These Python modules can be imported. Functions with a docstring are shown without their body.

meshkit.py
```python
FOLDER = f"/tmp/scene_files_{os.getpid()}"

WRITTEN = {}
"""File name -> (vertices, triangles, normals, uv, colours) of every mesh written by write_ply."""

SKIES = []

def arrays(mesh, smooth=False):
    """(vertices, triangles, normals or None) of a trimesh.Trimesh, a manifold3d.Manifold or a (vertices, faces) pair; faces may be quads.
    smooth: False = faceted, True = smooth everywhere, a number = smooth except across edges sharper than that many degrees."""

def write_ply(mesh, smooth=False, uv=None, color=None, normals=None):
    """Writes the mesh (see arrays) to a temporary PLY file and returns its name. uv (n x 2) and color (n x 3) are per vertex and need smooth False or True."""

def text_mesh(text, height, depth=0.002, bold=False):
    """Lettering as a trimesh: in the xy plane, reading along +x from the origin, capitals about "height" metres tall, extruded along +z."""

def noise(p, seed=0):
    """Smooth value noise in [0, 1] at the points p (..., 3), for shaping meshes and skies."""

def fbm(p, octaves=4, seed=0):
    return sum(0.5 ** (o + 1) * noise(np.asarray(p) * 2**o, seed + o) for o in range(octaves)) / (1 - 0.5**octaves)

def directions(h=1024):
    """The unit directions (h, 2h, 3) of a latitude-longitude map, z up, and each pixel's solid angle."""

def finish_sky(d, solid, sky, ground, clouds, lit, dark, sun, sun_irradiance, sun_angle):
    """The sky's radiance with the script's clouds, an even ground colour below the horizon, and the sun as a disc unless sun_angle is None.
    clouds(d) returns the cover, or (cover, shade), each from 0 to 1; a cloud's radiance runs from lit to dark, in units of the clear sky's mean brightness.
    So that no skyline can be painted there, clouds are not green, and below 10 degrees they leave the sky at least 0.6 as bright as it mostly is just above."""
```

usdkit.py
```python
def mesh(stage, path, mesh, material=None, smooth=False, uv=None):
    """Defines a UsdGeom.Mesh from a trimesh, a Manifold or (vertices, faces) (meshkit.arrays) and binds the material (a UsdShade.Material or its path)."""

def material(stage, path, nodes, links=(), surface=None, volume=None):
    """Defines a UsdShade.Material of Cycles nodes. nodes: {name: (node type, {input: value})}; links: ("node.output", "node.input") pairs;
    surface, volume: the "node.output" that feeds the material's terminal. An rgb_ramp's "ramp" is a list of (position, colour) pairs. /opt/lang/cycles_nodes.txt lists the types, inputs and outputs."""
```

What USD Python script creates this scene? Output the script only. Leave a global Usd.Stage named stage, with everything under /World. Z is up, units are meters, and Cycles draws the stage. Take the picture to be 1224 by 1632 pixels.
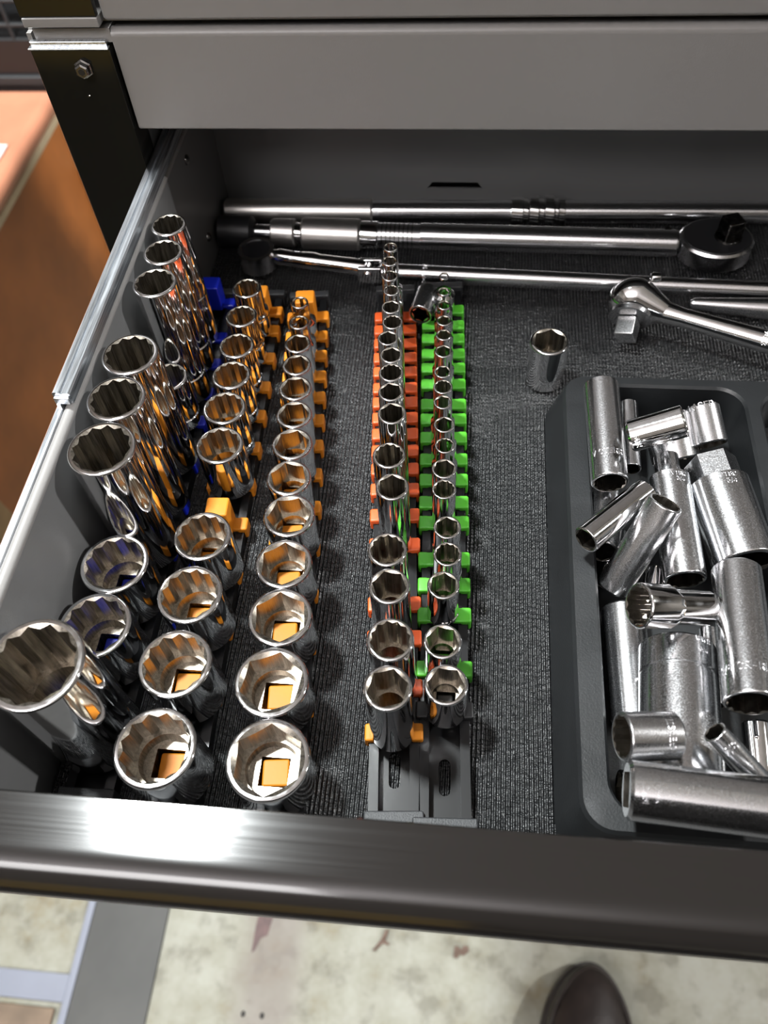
import math, random
import numpy as np, trimesh, usdkit, meshkit
import manifold3d as m3
from manifold3d import Manifold, CrossSection
from pxr import Usd, UsdGeom, UsdLux, UsdShade, Gf, Sdf, Vt
from shapely.geometry import Polygon, Point, box as sbox
from shapely import affinity

rng = random.Random(7)
stage = Usd.Stage.CreateInMemory()
UsdGeom.SetStageUpAxis(stage, UsdGeom.Tokens.z)
UsdGeom.SetStageMetersPerUnit(stage, 1.0)
UsdGeom.Xform.Define(stage, '/World')
UsdGeom.Scope.Define(stage, '/World/Looks')

# ------------------------------------------------------------------ camera
FWD = np.array([-0.09165735, 0.55802734, -0.82474506]); FWD /= np.linalg.norm(FWD)
RGT = np.array([0.99471841, 0.08973216, -0.04983389]); RGT -= RGT @ FWD * FWD; RGT /= np.linalg.norm(RGT)
UPV = np.cross(RGT, FWD)
CAM = np.array([0.0, 0.0, 0.304])
cam = UsdGeom.Camera.Define(stage, '/World/camera')
M = Gf.Matrix4d(*[float(x) for x in [*RGT, 0, *UPV, 0, *(-FWD), 0, *CAM, 1]])
cam.AddTransformOp().Set(M)
cam.CreateHorizontalApertureAttr(36.0); cam.CreateVerticalApertureAttr(48.0)
cam.CreateFocalLengthAttr(1323.61 / 1224 * 36.0)
cam.CreateClippingRangeAttr(Gf.Vec2f(0.01, 50))
cam.CreateFStopAttr(16.0); cam.CreateFocusDistanceAttr(0.325)
cam.CreateExposureAttr(0.0)

# ------------------------------------------------------------------ light
def area(name, loc, size, power, color, aim=None):
    l = UsdLux.RectLight.Define(stage, '/World/' + name)
    l.CreateWidthAttr(size[0]); l.CreateHeightAttr(size[1])
    l.CreateIntensityAttr(power / (size[0] * size[1])); l.CreateColorAttr(Gf.Vec3f(*color))
    l.AddTranslateOp().Set(Gf.Vec3d(*loc))
    if aim is not None:
        d = np.array(aim, float) - np.array(loc, float); d /= np.linalg.norm(d)
        z = -d; x = np.cross([0, 1, 0], z); x /= np.linalg.norm(x); y = np.cross(z, x)
        l.AddTransformOp().Set(Gf.Matrix4d(*[float(q) for q in [*x, 0, *y, 0, *z, 0, 0, 0, 0, 1]]))
    p = l.GetPrim()
    return p
LIGHTS = [  # ceiling work lights of the garage: (location, size, power, colour)
    ((-0.53, 0.405, 1.45), (0.120, 0.16), 23.5, (0.95, 1.0, 1.0)),
    ((1.95, 0.36, 1.45), (0.12, 0.12), 28.0, (1.0, 1.0, 0.99)),
    ((-0.85, -1.30, 1.55), (1.10, 0.80), 12.0, (1.0, 0.985, 0.98)),
]
UPLIGHTS = [  # the front fixture's upward share, washing the white ceiling over the open floor
    ((-0.70, -1.10, 1.05), (1.4, 0.5), 18.0, (1.0, 0.98, 0.98)),
]
world = UsdLux.DomeLight.Define(stage, '/World/sky')
world.CreateIntensityAttr(0.02); world.CreateColorAttr(Gf.Vec3f(1, 0.95, 0.9))

# ------------------------------------------------------------------ materials
def mat(name, nodes, links=(), surface='p.BSDF'):
    return usdkit.material(stage, '/World/Looks/' + name, nodes, links, surface=surface)
def plain(name, col, rough=0.5, metal=0.0, noise=None, bump=None, coat=0.0, spec=0.5, **kw):
    """principled surface; noise=(scale, dark factor): grain; bump=(scale, strength, distance)"""
    n = {'p': ('principled_bsdf', dict(base_color=col, roughness=rough, metallic=metal, coat_weight=coat, specular_ior_level=spec, **kw)),
         'tc': ('texture_coordinate', {})}
    l = []
    if noise:
        n['n'] = ('noise_texture', {'scale': noise[0], 'detail': 4.0})
        n['r'] = ('rgb_ramp', {'ramp': [(0.3, tuple(c * noise[1] for c in col)), (0.7, tuple(min(1, c * (2 - noise[1])) for c in col))]})
        l += [('tc.object', 'n.vector'), ('n.fac', 'r.fac'), ('r.color', 'p.base_color')]
    if bump:
        n['bn'] = ('noise_texture', {'scale': bump[0], 'detail': 3.0})
        n['b'] = ('bump', {'strength': bump[1], 'distance': bump[2]})
        l += [('tc.object', 'bn.vector'), ('bn.fac', 'b.height'), ('b.normal', 'p.normal')]
    return mat(name, n, l)
def metal(name, col, r0, r1, nscale=(400, 400, 400), bumpd=0.0, contrast=0.1):
    """polished or worn metal: roughness runs from r0 to r1 with a stretched noise, faint hairline bump"""
    n = {'tc': ('texture_coordinate', {}), 'm': ('mapping', {'scale': nscale}), 'n': ('noise_texture', {'scale': 1.0, 'detail': 5.0, 'roughness': 0.6}),
         'mr': ('map_range', {'from_min': 0.35, 'from_max': 0.7, 'to_min': r0, 'to_max': r1, 'clamp': True}),
         'r': ('rgb_ramp', {'ramp': [(0.25, tuple(c * (1 - contrast) for c in col)), (0.75, col)]}),
         'p': ('principled_bsdf', {'metallic': 1.0})}
    l = [('tc.object', 'm.vector'), ('m.vector', 'n.vector'), ('n.fac', 'mr.value'), ('mr.result', 'p.roughness'), ('n.fac', 'r.fac'), ('r.color', 'p.base_color')]
    if bumpd:
        n['b'] = ('bump', {'strength': 0.35, 'distance': bumpd}); l += [('n.fac', 'b.height'), ('b.normal', 'p.normal')]
    return mat(name, n, l)

CHROME = metal('polished_chrome', (0.82, 0.82, 0.825), 0.035, 0.10, (300, 300, 300))
WORN = metal('worn_chrome', (0.74, 0.745, 0.76), 0.14, 0.24, (1800, 1800, 1800), 0.0000035)
SATIN = metal('satin_chrome', (0.64, 0.64, 0.65), 0.19, 0.26, (2500, 2500, 2500), 0.0)
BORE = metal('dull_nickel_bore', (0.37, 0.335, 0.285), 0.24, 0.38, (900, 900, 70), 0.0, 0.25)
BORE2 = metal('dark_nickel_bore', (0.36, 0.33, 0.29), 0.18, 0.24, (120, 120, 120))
DARKSTEEL = metal('dark_steel', (0.10, 0.095, 0.09), 0.16, 0.3, (300, 300, 300))
ZINC = metal('zinc_plated_steel', (0.66, 0.69, 0.73), 0.24, 0.36, (700, 25, 700), 0.00001, 0.12)
ORANGE = plain('orange_yellow_plastic', (0.46, 0.155, 0.009), 0.5, bump=(900, 0.12, 0.0002), spec=0.25)
RED = plain('red_orange_plastic', (0.54, 0.075, 0.013), 0.40, bump=(900, 0.12, 0.0002))
GREEN = plain('green_plastic', (0.058, 0.31, 0.018), 0.40, bump=(900, 0.12, 0.0002))
BLUE = plain('blue_plastic', (0.003, 0.010, 0.26), 0.36, bump=(900, 0.12, 0.0002))
BLACKP = plain('black_plastic', (0.008, 0.008, 0.009), 0.42, bump=(700, 0.2, 0.0003))
TRAYP = plain('black_tray_plastic', (0.008, 0.0088, 0.0096), 0.40, noise=(60, 0.8), bump=(1500, 0.25, 0.00025))
CAPP = plain('grained_black_plastic', (0.022, 0.023, 0.025), 0.5, bump=(2500, 0.7, 0.0003))
ALU = plain('black_anodised_aluminium', (0.006, 0.006, 0.0065), 0.28, spec=0.35)
GREYPAINT = plain('grey_powder_coat', (0.190, 0.183, 0.177), 0.42, bump=(1400, 0.18, 0.00025))
DRAWERGREY = plain('drawer_grey_powder_coat', (0.115, 0.115, 0.115), 0.42, bump=(1400, 0.18, 0.00025))
SCREW = metal('screw_steel', (0.22, 0.21, 0.20), 0.2, 0.35)
WHITECARD = plain('white_card', (0.75, 0.73, 0.72), 0.7)
CREAM = plain('cream_painted_wood', (0.62, 0.5, 0.33), 0.6, noise=(25, 0.9))
TAN = plain('tan_wood', (0.45, 0.28, 0.13), 0.55, noise=(18, 0.85))
BROWNP = plain('brown_wood_panel', (0.46, 0.150, 0.034), 0.5, noise=(9, 0.75))
ORANGETOP = plain('orange_brown_vinyl', (0.52, 0.22, 0.13), 0.42, noise=(14, 0.86), bump=(300, 0.3, 0.0006))
LEATHER = plain('brown_leather', (0.020, 0.0145, 0.013), 0.42, noise=(60, 0.75), bump=(260, 0.35, 0.0008))
SOLE = plain('dark_rubber_sole', (0.06, 0.05, 0.042), 0.65)
STEELBLUE = plain('blue_grey_painted_steel', (0.16, 0.172, 0.215), 0.5, noise=(12, 0.92))
DARKPLATE = plain('dark_grey_plate', (0.035, 0.034, 0.031), 0.55, noise=(7, 0.7), bump=(90, 0.2, 0.001))
WALLM = plain('plywood_wall', (0.55, 0.36, 0.08), 0.6, noise=(3, 0.85))
FARWALL = plain('grey_wall', (0.10, 0.09, 0.08), 0.8, noise=(3, 0.9))
CEIL = plain('white_ceiling', (0.76, 0.73, 0.74), 0.9)
LEAF = plain('dry_leaf', (0.10, 0.062, 0.045), 0.8, noise=(120, 0.7))
PLANK = plain('weathered_plank', (0.15, 0.105, 0.07), 0.7, noise=(22, 0.7))
PEBBLE = plain('dark_grit', (0.03, 0.028, 0.027), 0.9)

# glossy black rail and corner posts: long horizontal / vertical hairlines
def gloss_black(name, col, scale, r0, r1, bd):
    return mat(name, {'tc': ('texture_coordinate', {}), 'm': ('mapping', {'scale': scale}), 'n': ('noise_texture', {'scale': 1.0, 'detail': 5.0, 'roughness': 0.65}),
        'mr': ('map_range', {'from_min': 0.3, 'from_max': 0.75, 'to_min': r0, 'to_max': r1, 'clamp': True}),
        'b': ('bump', {'strength': 0.25, 'distance': bd}),
        'p': ('principled_bsdf', {'base_color': col, 'specular_ior_level': 0.5})},
        [('tc.object', 'm.vector'), ('m.vector', 'n.vector'), ('n.fac', 'mr.value'), ('mr.result', 'p.roughness'), ('n.fac', 'b.height'), ('b.normal', 'p.normal')])
RAILBLACK = gloss_black('satin_black_rail', (0.0075, 0.0065, 0.006), (6, 900, 900), 0.10, 0.14, 0.000006)
POSTBLACK = gloss_black('gloss_black_post', (0.006, 0.006, 0.005), (500, 500, 8), 0.05, 0.10, 0.000004)

# ribbed rubber liner: beaded along each rib, a little dust
LINER = mat('ribbed_black_rubber', {'tc': ('texture_coordinate', {}), 'm': ('mapping', {'scale': (300, 800, 300)}), 'n': ('noise_texture', {'scale': 1.0, 'detail': 2.0}),
    'd': ('noise_texture', {'scale': 9.0, 'detail': 6.0, 'roughness': 0.7}), 'dr': ('rgb_ramp', {'ramp': [(0.45, (0.0050, 0.0053, 0.0060)), (0.78, (0.012, 0.0125, 0.013))]}),
    'b': ('bump', {'strength': 1.0, 'distance': 0.0014}),
    'p': ('principled_bsdf', {'roughness': 0.37, 'specular_ior_level': 0.75})},
    [('tc.object', 'm.vector'), ('m.vector', 'n.vector'), ('n.fac', 'b.height'), ('b.normal', 'p.normal'), ('tc.object', 'd.vector'), ('d.fac', 'dr.fac'), ('dr.color', 'p.base_color')])

# concrete floor with a rust-brown streak, yellow blotches and fine grit
FLOORM = mat('stained_concrete', {'g': ('geometry', {}), 'n1': ('noise_texture', {'scale': 9.0, 'detail': 8.0, 'roughness': 0.7}), 'n2': ('noise_texture', {'scale': 34.0, 'detail': 6.0}),
    'r1': ('rgb_ramp', {'ramp': [(0.34, (0.165, 0.138, 0.082)), (0.45, (0.205, 0.200, 0.158)), (0.62, (0.27, 0.27, 0.232))]}),
    'r2': ('rgb_ramp', {'ramp': [(0.34, (0.66, 0.64, 0.60)), (0.46, (0.96, 0.95, 0.93)), (0.62, (1.0, 1.0, 0.98))]}),
    'mx': ('mix', {'mix_type': 'multiply', 'fac': 1.0}),
    'sx': ('separate_xyz', {}), 'n3': ('noise_texture', {'scale': 14.0, 'detail': 4.0}),
    'a1': ('math', {'math_type': 'multiply_add', 'value2': 0.05, 'value3': 0.180}), 'a2': ('math', {'math_type': 'add'}), 'a3': ('math', {'math_type': 'absolute'}),
    'sm': ('map_range', {'range_type': 'smoothstep', 'from_min': 0.014, 'from_max': 0.055, 'to_min': 0.62, 'to_max': 0.0, 'clamp': True}),
    'mx2': ('mix', {'mix_type': 'mix', 'color2': (0.145, 0.118, 0.106)}),
    'p': ('principled_bsdf', {'roughness': 0.62}), 'b': ('bump', {'strength': 0.3, 'distance': 0.002})},
    [('g.position', 'n1.vector'), ('g.position', 'n2.vector'), ('g.position', 'n3.vector'), ('n1.fac', 'r1.fac'), ('n2.fac', 'r2.fac'), ('r1.color', 'mx.color1'), ('r2.color', 'mx.color2'),
     ('g.position', 'sx.vector'), ('n3.fac', 'a1.value1'), ('sx.x', 'a2.value1'), ('a1.value', 'a2.value2'), ('a2.value', 'a3.value1'), ('a3.value', 'sm.value'), ('sm.result', 'mx2.fac'),
     ('mx.color', 'mx2.color1'), ('mx2.color', 'p.base_color'), ('n2.fac', 'b.height'), ('b.normal', 'p.normal')])
STAIN = plain('rust_red_stain', (0.075, 0.038, 0.035), 0.6, noise=(60, 0.7))
# cross-cut knurling
KNURL = mat('knurled_steel', {'tc': ('texture_coordinate', {}), 'm': ('mapping', {'rotation': (0.6, 0.7, 0.785), 'scale': (1, 1, 1)}), 'c': ('checker_texture', {'scale': 1100.0}),
    'b': ('bump', {'strength': 0.6, 'distance': 0.0004}), 'p': ('principled_bsdf', {'metallic': 1.0, 'base_color': (0.52, 0.50, 0.48), 'roughness': 0.36})},
    [('tc.object', 'm.vector'), ('m.vector', 'c.vector'), ('c.fac', 'b.height'), ('b.normal', 'p.normal')])
LAMP = mat('lamp_panel', {'e': ('emission', {'color': (1, 0.98, 0.95), 'strength': 6.0})}, surface='e.emission')

# ------------------------------------------------------------------ scene helpers
used = {}
def uniq(parent, name):
    k = used.get((parent, name), 0); used[(parent, name)] = k + 1
    return name if k == 0 else '%s_%03d' % (name, k)
class Thing:
    def __init__(s, path, loc): s.path, s.loc = path, np.array(loc, float)
def thing(name, label, cat, loc=(0, 0, 0), group=None, kind=None):
    path = '/World/' + uniq('/World', name)
    x = UsdGeom.Xform.Define(stage, path); x.AddTranslateOp().Set(Gf.Vec3d(*[float(v) for v in loc]))
    p = x.GetPrim()
    for k, v in (('label', label), ('category', cat), ('group', group), ('kind', kind)):
        if v: p.SetCustomDataByKey(k, v)
    return Thing(path, loc)
def geom(mesh, smooth):
    if isinstance(mesh, (list,)):
        vs, fs, o = [], [], 0
        for q in mesh:
            v, f, _ = meshkit.arrays(q)
            vs.append(v); fs.append(f + o); o += len(v)
        mesh = trimesh.Trimesh(np.vstack(vs), np.vstack(fs), process=False)
    v, f, _ = meshkit.arrays(mesh)
    return v, f
def part(parent, name, mesh, material, smooth=30, label=None, kind=None):
    """mesh is in world metres; becomes one Mesh under the thing (or under a part)"""
    path = parent.path + '/' + uniq(parent.path, name)
    v, f = geom(mesh, smooth)
    t = trimesh.Trimesh(v - parent.loc, f, process=False)
    m = usdkit.mesh(stage, path, t, material, smooth=smooth)
    if label: m.GetPrim().SetCustomDataByKey('label', label)
    if kind: m.GetPrim().SetCustomDataByKey('kind', kind)
    return Thing(path, parent.loc)
def solo(name, label, cat, mesh, material, smooth=30, group=None, kind=None):
    path = '/World/' + uniq('/World', name)
    v, f = geom(mesh, smooth)
    c = np.array([*(v.min(0) + v.max(0))[:2] / 2, v[:, 2].min()])
    m = usdkit.mesh(stage, path, trimesh.Trimesh(v - c, f, process=False), material, smooth=smooth)
    m.AddTranslateOp().Set(Gf.Vec3d(*[float(q) for q in c]))
    p = m.GetPrim()
    for k, w in (('label', label), ('category', cat), ('group', group), ('kind', kind)):
        if w: p.SetCustomDataByKey(k, w)
    return Thing(path, c)
def bx(x0, x1, y0, y1, z0, z1, r=0.0, n=3):
    """box with rounded edges (hull of spheres)"""
    if r <= 0:
        return Manifold.cube((x1 - x0, y1 - y0, z1 - z0)).translate((x0, y0, z0))
    s = Manifold.sphere(r, 4 * n)
    return Manifold.batch_hull([s.translate((x, y, z)) for x in (x0 + r, x1 - r) for y in (y0 + r, y1 - r) for z in (z0 + r, z1 - r)])
def frame(A, B, toward=None):
    """4x4 transform: local z along A->B, local x facing 'toward'"""
    A, B = np.array(A, float), np.array(B, float)
    w = B - A; w /= np.linalg.norm(w)
    t = (CAM - (A + B) / 2) if toward is None else np.array(toward, float)
    u = t - t @ w * w; u /= np.linalg.norm(u)
    T = np.eye(4); T[:3, 0], T[:3, 1], T[:3, 2], T[:3, 3] = u, np.cross(w, u), w, A
    return T
def moved(mesh, T):
    v, f, _ = meshkit.arrays(mesh)
    return trimesh.Trimesh(v @ T[:3, :3].T + T[:3, 3], f, process=False)
def lathe(profile, n=64):
    """profile: (z, r) pairs from bottom to top; capped solid of revolution"""
    pts = [(0, profile[0][0])] + [(max(r, 0), z) for z, r in profile] + [(0, profile[-1][0])]
    return CrossSection([[(float(a), float(b)) for a, b in pts]], m3.FillRule.NonZero).revolve(n)
def rod(A, B, profile, n=48, toward=None):
    return moved(lathe(profile, n), frame(A, B, toward))
def mm(*a): return tuple(float(x) * 0.001 for x in a)
def extrude_x(poly, x0, x1):
    """profile in (y, z) extruded along x"""
    c = CrossSection([[(float(a), float(b)) for a, b in poly]], m3.FillRule.NonZero)
    return c.extrude(x1 - x0).transform([[0, 0, 1, x0], [1, 0, 0, 0], [0, 1, 0, 0]])
def extrude_y(poly, y0, y1):
    """profile in (x, z) extruded along y"""
    c = CrossSection([[(float(a), float(b)) for a, b in poly]], m3.FillRule.NonZero)
    return c.extrude(y1 - y0).transform([[1, 0, 0, 0], [0, 0, -1, y1], [0, 1, 0, 0]])
def wrap_text(txt, height, R, z0, up=1, theta=0.0, depth=0.00034):
    """raised lettering round a cylinder of radius R (local frame), base line at z0, letters' tops towards up * z"""
    t = meshkit.text_mesh(txt, height, depth, bold=True)
    v = np.array(t.vertices); v[:, 0] -= (v[:, 0].min() + v[:, 0].max()) / 2
    a = theta + up * v[:, 0] / R * 1.0
    rr = R - 0.00004 + v[:, 2]
    return trimesh.Trimesh(np.c_[rr * np.cos(a), rr * np.sin(a), z0 + up * v[:, 1]], np.array(t.faces), process=False)

# ------------------------------------------------------------------ the room
FZ = -0.846
def struct(name, mesh, m, smooth=False):
    return solo(name, None, None, mesh, m, smooth, kind='structure')
struct('floor', bx(-1.9, 3.0, -3.2, 1.75, FZ - 0.05, FZ), FLOORM)
struct('ceiling', bx(-1.9, 3.0, -3.2, 1.75, 1.70, 1.75), CEIL)
struct('wall_left', bx(-1.95, -1.9, -3.2, 1.75, FZ, 1.70), FARWALL)
struct('wall_right', bx(3.0, 3.05, -3.2, 1.75, FZ, 1.70), FARWALL)
struct('wall_back', bx(-1.9, 3.0, 1.75, 1.80, FZ, 1.70), FARWALL)
struct('wall_front', bx(-1.9, 3.0, -2.25, -2.2, FZ, 1.70), FARWALL)
for i, (loc, size, power, color) in enumerate(LIGHTS):
    area('work_light' if i == 0 else 'work_light_%03d' % i, loc, size, power, color)
for i, (loc, size, power, color) in enumerate(UPLIGHTS):
    area('up_light' if i == 0 else 'up_light_%03d' % i, loc, size, power, color, (loc[0], loc[1] + 0.001, loc[2] + 1))
ROWS = {
    'L': [(-135.2,303.0,15.8), (-133.2,284.5,17.1), (-132.0,264.8,18.6), (-132.3,247.0,17.6), (-131.5,223.2,22.4), (-130.7,200.2,22.4), (-129.4,176.2,24.9), (-130.6,151.6,26.4), (-130.7,125.3,27.0), (-129.0,94.8,31.6)],
    'O': [(-108.4,309.0,14.1), (-107.4,289.5,15.0), (-105.9,270.0,16.3), (-104.9,251.6,17.4), (-104.1,232.2,18.9), (-102.0,211.6,20.2), (-99.6,166.4,22.7), (-98.9,140.7,24.6), (-97.9,113.0,26.4), (-97.6,82.7,28.1)],
    'M': [(-82.6,305.6,8.6), (-80.8,291.8,9.6), (-79.3,277.8,12.4), (-77.7,264.1,13.2), (-76.2,249.8,14.6), (-74.4,234.4,15.6), (-72.8,218.0,17.2), (-71.5,200.1,18.3), (-68.4,181.4,20.7), (-67.0,159.0,22.0), (-64.7,136.2,24.0), (-63.7,110.7,26.6), (-60.3,83.2,28.7)],
    'R': [(-37.4,311.9,6.7), (-37.0,302.2,7.0), (-36.0,292.3,7.2), (-34.6,282.8,7.0), (-33.8,272.2,8.3), (-32.4,263.0,8.7), (-33.5,253.4,8.6), (-31.3,243.7,9.3), (-30.5,233.9,10.0), (-29.7,223.5,10.1), (-28.3,212.3,11.2), (-28.7,198.7,12.9), (-26.2,183.7,12.7), (-25.6,155.8,14.3), (-23.6,140.9,14.4), (-21.5,120.5,16.1), (-20.9,103.3,16.0)],
    'G': [(-13.5,327.4,5.1), (-13.1,316.0,6.1), (-12.5,306.5,6.6), (-12.0,295.9,7.2), (-11.6,286.3,7.3), (-11.2,275.7,8.1), (-10.9,262.9,7.7), (-10.3,253.8,8.6), (-9.8,242.7,8.1), (-8.6,230.1,9.0), (-7.8,218.7,8.4), (-7.5,206.6,10.2), (-7.0,196.2,9.8), (-4.9,178.0,10.8), (-4.2,165.8,10.9), (-5.1,152.2,12.1), (-4.2,129.3,13.9), (-2.2,113.0,15.4)],
}


# ------------------------------------------------------------------ the tool cabinet and its open drawer
YC = 0.340                      # plane of the cabinet front
t = thing('tool_cabinet', 'grey steel tool cabinet carcass with black corner post, holding the open drawer', 'cabinet', (-0.10, YC, FZ))
part(t, 'face_panel', Manifold.batch_hull([bx(-0.1512, 0.36, YC, YC + 0.002, 0.0995, 0.1360)] + [Manifold.cylinder(0.51, 0.003, -1, 20).rotate((0, 90, 0)).translate((-0.1512, YC + 0.003, 0.1385))]), GREYPAINT)
part(t, 'face_panel', [bx(-0.1512, 0.36, YC + 0.001, YC + 0.03, 0.0985, 0.0995), bx(-0.1840, -0.1512, YC + 0.0005, YC + 0.02, 0.1365, 0.1420)], GREYPAINT)
part(t, 'side_panel', bx(-0.1875, -0.1855, YC + 0.001, YC + 0.46, FZ + 0.12, 0.140), GREYPAINT)
part(t, 'side_panel', bx(0.40, 0.402, YC + 0.001, YC + 0.46, FZ + 0.12, 0.140), GREYPAINT)
part(t, 'back_panel', bx(-0.1875, 0.402, YC + 0.458, YC + 0.46, FZ + 0.12, 0.140), GREYPAINT)
part(t, 'top_panel', bx(-0.1875, 0.402, YC + 0.004, YC + 0.46, 0.1385, 0.1405), GREYPAINT)
part(t, 'shelf_panel', bx(-0.1855, 0.40, YC + 0.004, YC + 0.457, -0.025, -0.023), DRAWERGREY)
part(t, 'inner_wall', bx(-0.1545, -0.1535, YC + 0.004, YC + 0.45, -0.02, 0.098), DRAWERGREY)
part(t, 'base', bx(-0.1875, 0.402, YC + 0.001, YC + 0.46, FZ + 0.10, FZ + 0.118), GREYPAINT)
for cxx in (-0.15, 0.37):
    for cyy in (YC + 0.06, YC + 0.40):
        part(t, 'caster_wheel', [rod((cxx - 0.012, cyy, FZ + 0.045), (cxx + 0.012, cyy, FZ + 0.045), [(0, 0.042), (0.002, 0.045), (0.022, 0.045), (0.024, 0.042)], 32, (0, 0, 1)), bx(cxx - 0.02, cxx + 0.02, cyy - 0.03, cyy + 0.03, FZ + 0.092, FZ + 0.10)], BLACKP)
part(t, 'corner_post', [bx(-0.1866, -0.1527, YC - 0.003, YC - 0.0005, FZ + 0.12, 0.1352, 0.0006, 2), bx(-0.1534, -0.1524, YC - 0.003, YC + 0.012, FZ + 0.12, 0.1350)], POSTBLACK)
part(t, 'post_edge', [bx(-0.1872, -0.1527, YC - 0.0034, YC - 0.0004, 0.1351, 0.1358, 0.0003, 2), bx(-0.1860, -0.1535, YC - 0.0016, YC + 0.0, 0.1358, 0.1374), bx(-0.1862, -0.1535, YC - 0.002, YC, 0.1374, 0.1380, 0.0003, 2)], ZINC)
b = part(t, 'bolt', rod((-0.1658, YC - 0.003, 0.1277), (-0.1658, YC - 0.0065, 0.1277), [(0, 0.0040), (0.0008, 0.0040), (0.0012, 0.0033), (0.0030, 0.0031), (0.0035, 0.0024)], 6, (0, 0, 1)), SCREW, 20)
part(b, 'bolt_socket', rod((-0.1658, YC - 0.0064, 0.1277), (-0.1658, YC - 0.0067, 0.1277), [(0, 0.0016), (0.0003, 0.0015)], 6, (0, 0, 1)), BLACKP)
part(t, 'rivet', rod((-0.1678, YC - 0.003, 0.1158), (-0.1678, YC - 0.0036, 0.1158), [(0, 0.0006), (0.0006, 0.0003)], 10, (0, 0, 1)), SCREW)
# fixed half of the left drawer slide
sl = part(t, 'drawer_slide', extrude_y([mm(-152.4, 76.6)[:2], mm(-152.5, 81.5)[:2], mm(-152.0, 82.0)[:2], mm(-149.6, 82.0)[:2], mm(-149.3, 81.2)[:2], mm(-148.5, 81.2)[:2], mm(-148.2, 81.7)[:2], mm(-146.2, 81.7)[:2], mm(-145.6, 81.2)[:2], mm(-145.6, 76.6)[:2]], 0.1965, 0.76), ZINC, 20)
part(sl, 'end_tab', [bx(-0.1520, -0.1460, 0.1950, 0.1966, 0.0772, 0.0805, 0.0004, 2), bx(-0.1515, -0.1500, 0.1945, 0.1966, 0.0740, 0.0775)], ZINC)

t = thing('tool_chest', 'grey steel top chest standing on the cabinet, its face across the top of the picture', 'tool chest', (-0.10, YC, 0.1425))
part(t, 'face_panel', bx(-0.1525, 0.36, YC, YC + 0.004, 0.1448, 0.66, 0.0015, 2), GREYPAINT)
part(t, 'corner_post', bx(-0.1856, -0.1532, YC - 0.003, YC - 0.0005, 0.1478, 0.66, 0.0006, 2), POSTBLACK)
part(t, 'base_lip', bx(-0.1850, -0.1532, YC - 0.0035, YC + 0.01, 0.1440, 0.1478, 0.0005, 2), GREYPAINT)
part(t, 'body', [bx(-0.1855, 0.402, YC + 0.004, YC + 0.40, 0.1432, 0.1450), bx(-0.1855, -0.1840, YC + 0.004, YC + 0.40, 0.145, 0.66), bx(0.400, 0.402, YC + 0.004, YC + 0.40, 0.145, 0.66), bx(-0.1855, 0.402, YC + 0.398, YC + 0.40, 0.145, 0.66), bx(-0.1855, 0.402, YC, YC + 0.40, 0.66, 0.662)], GREYPAINT)

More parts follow.
